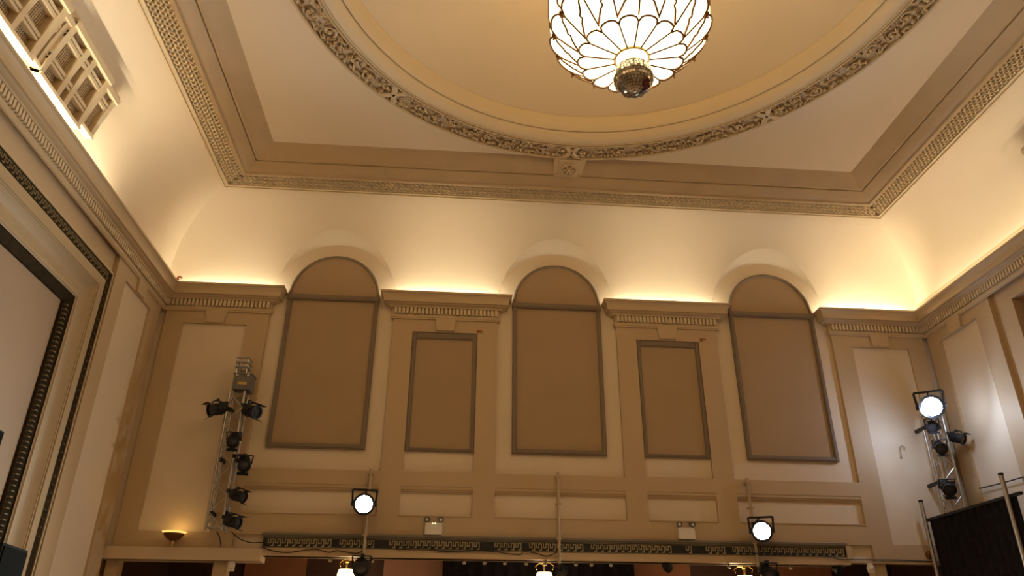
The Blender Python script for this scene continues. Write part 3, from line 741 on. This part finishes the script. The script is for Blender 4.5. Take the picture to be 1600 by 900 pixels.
truss(TX, TY, 1.95, 4.40, 'aluminium lighting truss of black lanterns on the wall at left')
jb = thing('control_box', (-5.90, -0.5, 4.34), 'grey control box with bright label atop the left truss', 'box')
obj('housing', MB().box(-6.06, -5.74, -0.52, -0.22, 4.41, 4.70), 'grey_box', jb)
obj('label_plate', MB().box(-5.97, -5.81, -0.528, -0.52, 4.50, 4.545), 'brass', jb)
obj('lid', MB().box(-6.075, -5.725, -0.535, -0.21, 4.70, 4.715), 'grey_box', jb)
for x in (-6.0, -5.80): obj('latch', MB().box(x-0.02, x+0.02, -0.54, -0.52, 4.655, 4.70), 'aluminium', jb)
rr = thing('wire_rack', (-5.95, -0.4, 4.72), 'small metal bracket frame standing above the grey control box', 'bracket')
for z in (4.86, 4.95, 5.04):
    m = MB(); P = [(-6.07, -0.48, z), (-5.85, -0.48, z), (-5.85, -0.26, z), (-6.07, -0.26, z), (-6.07, -0.48, z)]
    for p, q in zip(P, P[1:]): m.tube([p, q], 0.016 if z > 5 else 0.026, 6)
    obj('rail', m, 'aluminium', rr)
for x, y in ((-6.05, -0.46), (-5.87, -0.46), (-5.87, -0.28), (-6.05, -0.28)): obj('upright', MB().tube([(x, y, 4.716), (x, y, 5.04)], 0.012, 6), 'aluminium', rr)
obj('foot', MB().box(-6.03, -5.89, -0.46, -0.28, 4.715, 4.75), 'grey_box', rr)
G = 'black lanterns on the left truss'
lantern((-6.25, -0.52, 4.02), (-0.75, -0.6, -0.35), 'black lantern turned to the left at the top of the left truss', to=(-6.115, -0.460, 4.150), group=G, size=1.15)
lantern((-5.64, -0.52, 4.00), (0.85, -0.5, -0.25), 'black lantern turned to the right below the control box', to=(-5.825, -0.460, 4.130), group=G, size=1.15)
lantern((-5.84, -0.60, 3.46), (0.1, -0.75, -0.75), 'black lantern in the middle of the left truss, third from its top', to=(-5.840, -0.474, 3.550), group=G)
lantern((-5.62, -0.52, 3.08), (0.25, -0.7, -0.75), 'black lantern hanging from an angled yoke, fourth down the left truss', to=(-5.820, -0.460, 3.200), group=G, size=1.05)
lantern((-5.62, -0.54, 2.50), (0.93, -0.30, -0.22), 'black lantern second from the foot of the left truss', to=(-5.820, -0.460, 2.600), group=G, size=0.95)
lantern((-5.64, -0.54, 2.07), (0.93, -0.30, -0.16), 'lowest black lantern on the left truss', to=(-5.820, -0.460, 2.160), group=G, size=0.95)

RX, RY = 7.24, -0.42
truss(RX, RY, 1.70, 4.42, 'aluminium lighting truss in the right corner under the brilliant lamp')
G = 'black lanterns on the right truss'
lp = Vector((6.99, -0.86, 4.38))
lantern(tuple(lp), CAMV-lp+Vector((1.2, 0, 0)), 'brilliant blue-white stage lamp on top of the right truss', lit='flood_blue', size=2.0, to=(7.11, -0.57, 4.36), name='flood_lamp')
lantern((7.06, -0.66, 4.06), (-0.5, -0.8, -0.35), 'black lantern just below the brilliant lamp, facing left', to=(7.110, -0.570, 4.160), group=G)
lantern((7.10, -0.66, 3.66), (-0.3, -0.8, -0.5), 'black lantern second below the brilliant lamp', to=(7.110, -0.570, 3.760), group=G)
lantern((7.53, -0.60, 3.86), (0.5, -0.8, -0.4), 'black lantern on the right side of the right truss', to=(7.390, -0.560, 3.950), group=G)
lantern((7.06, -0.64, 2.92), (-0.2, -0.8, -0.6), 'lowest black lantern on the right truss', to=(7.110, -0.570, 3.020), group=G, size=1.1)
point('flood_and_fill_light', (6.74, -1.02, 4.22), 52, (0.60, 0.74, 1.0), 0.07)  # wall fill added left of the lens, clear of the lantern body
point('flood_and_fill_light', (7.22, -1.14, 4.26), 12, (0.66, 0.78, 1.0), 0.05)  # second added fill, no lamp of its own, brightens the right wall
for x, z, lab in ((-3.50, 2.43, 'bright white floodlight on the left pipe above the frieze'), (3.55, 2.11, 'bright white floodlight on the right pipe above the frieze')):
    p = Vector((x, -0.42, z)); lantern(tuple(p), CAMV-p, lab, lit='flood_white', size=1.7, to=(-3.46 if x < 0 else 3.50, -0.187, z+0.16), name='flood_lamp', group='white floodlights above the frieze')
    d = (CAMV-p).normalized()
    spot('flood_and_fill_light', tuple(p+d*0.27), d, 720, (0.94, 0.98, 0.94), 165, 0.6)
    # black lantern hanging on the same pipe, below the header
    lantern((x+0.04, -0.34, 1.42), (0.1, -0.9, -0.45), 'unlit black lantern at the foot of the %s pipe' % ('left' if x < 0 else 'right'), mount=(0, 0.10, 0.02), size=1.25, group='unlit lanterns under the frieze')
lantern((-0.05, -0.34, 1.36), (-0.1, -0.9, -0.5), 'unlit black lantern at the foot of the middle pipe', mount=(0, 0.10, 0.02), size=0.8, group='unlit lanterns under the frieze')

# wall hook
m = MB(); m.tube([(6.68, -0.06, 3.60)]+[(6.72+0.05*math.cos(a), -0.09, 3.77+0.05*math.sin(a)) for a in [PI-i*PI/6 for i in range(8)]], 0.01, 6)
m.ball((6.68, -0.05, 3.60), 0.025, 0.03, 0.025); tag(obj('wall_hook', m, 'aluminium', smooth=50), 'thin bent metal hook on the wall beside the right truss', 'hook')
m = MB(); m.lathe([(0.002, 0.05), (0.03, 0.05), (0.06, 0.03), (0.075, 0.0)], n=16, axis=(0, -1, 0), origin=(6.78, -PF, 1.80)); ob = obj('wall_socket', m, 'bronze', smooth=40); tag(ob, 'small dark round fitting low on the right end wall', 'socket')

# wall sconce
sc = thing('wall_sconce', (-6.66, -0.16, 1.70), 'glowing bowl uplighter sconce on the ledge at lower left', 'lamp')
sx, sy = -6.66, -0.26
obj('bowl', MB().lathe([(0.002, 1.785), (0.05, 1.79), (0.10, 1.815), (0.155, 1.87), (0.175, 1.905), (0.165, 1.905), (0.145, 1.87), (0.09, 1.83), (0.002, 1.81)], (sx, sy), 24), 'bronze', sc, smooth=50)
obj('bulb', MB().ball((sx, sy, 1.875), 0.05, 0.05, 0.06), 'sconce_bulb', sc, smooth=50)
obj('glass_rim', MB().lathe([(0.165, 1.90), (0.20, 1.935), (0.195, 1.935), (0.16, 1.905)], (sx, sy), 24), 'sconce_glass', sc, smooth=50)
obj('stem', MB().lathe([(0.03, 1.70), (0.022, 1.72), (0.016, 1.74), (0.026, 1.765), (0.02, 1.79)], (sx, sy), 12), 'brass', sc, smooth=50)
obj('wall_arm', MB().tube([(sx, sy, 1.76), (sx, -0.08, 1.78)], 0.014, 6), 'brass', sc)
point('sconce_light', (sx, sy+0.02, 1.99), 1.0, (1.0, 0.60, 0.20), 0.05)

# ------------------------------------------------------------------ pipe and drape at right, loudspeakers at left
pd = thing('drape_screen', (6.8, -1.5, -H), 'black pipe and drape screen on grey poles at lower right', 'screen')
DX, DY0, DY1, DZ = 6.80, -0.30, -2.66, 2.37
m = MB(); rows = []
for z in (-H+0.02, DZ): rows.append([(DX+0.025*math.sin(i*0.8), DY0+(DY1-DY0)*i/90, z) for i in range(91)])
m.grid(rows); obj('drape', m, 'black_drape', pd, smooth=60)
obj('top_rail', MB().box(DX-0.03, DX+0.03, DY1-0.12, DY0+0.10, DZ, DZ+0.045), 'black_metal', pd)
for y in (DY0+0.03, DY1+0.12):
    p_ = obj('pole', MB().tube([(DX-0.07, y, -H+0.03), (DX-0.07, y, DZ+0.36)], 0.036, 10), 'aluminium', pd, smooth=50)
    obj('pole_cap', MB().lathe([(0.002, DZ+0.38), (0.04, DZ+0.38), (0.04, DZ+0.34)], (DX-0.07, y), 12), 'black_metal', p_)
    obj('base_plate', MB().box(DX-0.32, DX+0.18, y-0.22, y+0.22, -H, -H+0.03), 'black_metal', pd)
def loudspeaker(c, size, rz, label, name='loudspeaker', foot=None):
    t = thing(name, (c[0], c[1], foot if foot is not None else c[2]-size[2]/2), label, 'loudspeaker')
    cs, sn = math.cos(rz), math.sin(rz); ax, ay, az = Vector((cs, sn, 0)), Vector((-sn, cs, 0)), Vector((0, 0, 1)); c = Vector(c); hx, hy, hz = [v/2 for v in size]
    obj('cabinet', MB().obox(tuple(c), ax, ay, az, hx, hy, hz), 'speaker_black', t)
    obj('grille', MB().obox(tuple(c+ax*(hx+0.008)), ax, ay, az, 0.008, hy-0.03, hz-0.03), 'speaker_cloth', t)
    obj('handle', MB().obox(tuple(c-ay*(hy+0.006)), ax, ay, az, 0.07, 0.006, 0.02), 'grey_box', t)
    if foot is not None:
        obj('pole', MB().tube([(c.x, c.y, foot+0.02), (c.x, c.y, c.z-hz)], 0.022, 8), 'black_metal', t)
        for k in range(3):
            a = rz+k*2*PI/3
            obj('leg', MB().tube([(c.x, c.y, foot+0.75), (c.x+0.5*math.cos(a), c.y+0.5*math.sin(a), foot+0.015)], 0.015, 6), 'black_metal', t)
    return t
loudspeaker((-7.25, -4.36, 0.85), (0.45, 0.75, 0.62), 0.12, 'black loudspeaker on a stand cut off at the lower left corner', foot=-H)
loudspeaker((-7.70, -4.74, 2.17), (0.24, 0.90, 0.70), 0.0, 'dark loudspeaker hanging in the stage opening at the left edge')

# ------------------------------------------------------------------ chandelier
ch = thing('chandelier', (0, YC, 6.55), 'large art deco chandelier of glowing glass petals under the dome', 'chandelier')
def cp(a, r, z): return (r*math.cos(a), YC+r*math.sin(a), z)
NP = 16; dA = 2*PI/NP; A0 = 1.295
zr0, zr1 = 6.60, 6.66                      # rosette: shallow saucer
zro = lambda r: zr0+(zr1-zr0)*(r/0.64)**2
def petal_outline(r_in, r_mid, bulge, half):
    pts = [(-half, r_in)]
    for i in range(9):
        t = -1+2*i/8; pts.append((half*t if abs(t) < 1 else half*t, r_mid+bulge*math.sqrt(max(0, 1-t*t))))
    pts.append((half, r_in)); return pts
rose = petal_outline(0.215, 0.575, 0.085, dA/2)
def rib(a, pts, zf, r=0.008): return MB().tube([cp(a+da, rr, zf(rr)-0.008) for da, rr in pts], r, 5)
for k in range(NP):
    a = A0+k*dA
    m = MB(); rows = []
    for q in range(5):
        t = q/4; rows.append([cp(a+da, 0.215+(rr-0.215)*t, zro(0.215+(rr-0.215)*t)) for da, rr in rose[1:-1]])
    m.grid(rows); p_ = obj('rosette_petal', m, 'chandelier_glass', ch)
    obj('leading', rib(a, [(-dA/2, 0.215), (-dA/2, 0.575)], zro, 0.010), 'bronze', p_)
    obj('scallop', rib(a, rose[1:-1], zro, 0.013), 'bronze', p_)
cd = obj('centre_disc', MB().lathe([(0.002, 6.575), (0.10, 6.58), (0.17, 6.59), (0.20, 6.60)], (0, YC), 32), 'chandelier_glass', ch, smooth=60)
obj('disc_rim', MB().tube([cp(2*PI*i/40, 0.207, 6.598) for i in range(41)], 0.016, 6), 'brass', cd, smooth=60)
# bowl of lobes rising to the rim
zlo = lambda r: 6.69+0.36*((r-0.60)/0.40)**1.1 if r > 0.60 else 6.69
lobe = petal_outline(0.60, 0.90, 0.10, dA/2)
for k in range(NP):
    a = A0+k*dA
    m = MB(); rows = []
    for q in range(7):
        t = q/6; rows.append([cp(a+da, 0.60+(rr-0.60)*t, zlo(0.60+(rr-0.60)*t)) for da, rr in lobe[1:-1]])
    m.grid(rows); p_ = obj('lobe', m, 'chandelier_glass', ch, smooth=50)
    obj('lobe_rim', rib(a, lobe[1:-1], zlo, 0.014), 'bronze', p_)
    obj('leading', rib(a, [(-dA/2, 0.62), (-dA/2, 0.70), (-dA/2, 0.80), (-dA/2, 0.90)], zlo, 0.011), 'bronze', p_)
    sg = 1 if math.cos(a) < 0 else -1
    sc_ = [(sg*(-0.48+0.02)*dA, 0.64), (sg*-0.30*dA, 0.68), (sg*-0.10*dA, 0.74), (sg*0.05*dA, 0.77), (sg*0.02*dA, 0.80), (sg*0.16*dA, 0.83), (sg*0.30*dA, 0.90), (sg*0.42*dA, 0.92)]
    obj('scroll', rib(a, sc_, zlo, 0.013), 'bronze', p_, smooth=60)
    fa = a-dA/2; m = MB(); c = cp(fa, 0.925, zlo(0.91)+0.005); m.ball(c, 0.032, 0.024, 0.045, 8, 5, fa); m.ball(cp(fa, 0.955, zlo(0.91)+0.03), 0.022, 0.02, 0.028, 8, 4); m.ball(cp(fa, 0.95, zlo(0.91)-0.035), 0.014, 0.012, 0.02, 6, 4)
    obj('finial', m, 'bronze', ch, smooth=60)
# tall drum of glass strips above the rim
for k in range(NP):
    a0 = A0+(k-0.46)*dA; a1 = A0+(k+0.46)*dA; m = MB(); rows = []
    for z, r in ((7.02, 0.90), (7.12, 0.985), (7.30, 1.0), (8.1, 0.99), (8.45, 0.93)): rows.append([cp(a0+(a1-a0)*i/4, r, z) for i in range(5)])
    m.grid(rows); p_ = obj('drum_panel', m, 'chandelier_side_glass', ch, smooth=50)
    fa = A0+(k-0.5)*dA
    obj('drum_bar', MB().tube([cp(fa, 0.91, 7.02), cp(fa, 0.99, 7.12), cp(fa, 1.005, 7.30), cp(fa, 0.995, 8.1), cp(fa, 0.935, 8.45)], 0.012, 6), 'bronze', p_)
obj('drum_rim', MB().tube([cp(2*PI*i/48, 0.94, 8.46) for i in range(49)], 0.025, 6), 'bronze', ch, smooth=60)
for k in range(8):
    fa = A0+k*PI/4
    obj('crown_arm', MB().tube([cp(fa, 0.94, 8.46), cp(fa, 0.70, 8.62), cp(fa, 0.35, 8.72), cp(fa, 0.06, 8.90)], 0.018, 6), 'bronze', ch, smooth=60)
for k in range(4):
    bx, by, _ = cp(A0+(k+0.5)*PI/2, 0.45, 0)
    obj('lamp_bulb', MB().ball((bx, by, 8.50), 0.05, 0.05, 0.07), 'chandelier_glass', ch, smooth=60)
    point('chandelier_bulb', (bx, by, 8.62), 7, (1.0, 0.74, 0.36), 0.08)
obj('crown_hub', MB().lathe([(0.002, 8.86), (0.08, 8.88), (0.09, 8.93), (0.03, 8.98)], (0, YC), 20), 'bronze', ch, smooth=50)
obj('stem', MB().tube([(0, YC, 8.9), (0, YC, ZA-0.05)], 0.03, 10), 'brass', ch)
obj('ceiling_rose', MB().lathe([(0.03, ZA-0.20), (0.12, ZA-0.14), (0.28, ZA-0.08), (0.35, ZA-0.01)], (0, YC), 32), 'brass', ch, smooth=50)
# mirror ball
mb_ = thing('mirror_ball', (0, YC, 6.05), 'faceted silver mirror ball hanging under the chandelier', 'mirror ball')
RBALL = 0.245; CB3 = Vector((0, YC, 6.305)); core = MB(); tiles = MB(); nl = 20
core.ball(tuple(CB3), RBALL*0.965, RBALL*0.965, RBALL*0.965, 32, 20)
for i in range(1, nl-0):
    la0 = -PI/2+PI*(i-0.5)/nl; la1 = la0+PI/nl*0.86; nn = max(6, int(2*PI*math.cos((la0+la1)/2)/(PI/nl)))
    for j in range(nn):
        b0 = 2*PI*j/nn; b1 = b0+2*PI/nn*0.86
        P = [CB3+Vector((math.cos(l)*math.cos(b), math.cos(l)*math.sin(b), math.sin(l)))*RBALL for l, b in ((la0,b0),(la0,b1),(la1,b1),(la1,b0))]
        c_ = sum(P, Vector())/4; ax_ = Vector((rng.uniform(-1, 1), rng.uniform(-1, 1), rng.uniform(-1, 1))).normalized(); R_ = Matrix.Rotation(rng.uniform(-0.10, 0.10), 3, ax_)
        tiles.quad(*[tuple(c_+R_@(p-c_)) for p in P])
obj('core', core, 'grey_box', mb_, smooth=60); obj('mirror_tiles', tiles, 'mirror', mb_, kind='stuff')
obj('hanger', MB().tube([(0, YC, 6.54), (0, YC, 6.574)], 0.02, 8), 'aluminium', mb_)
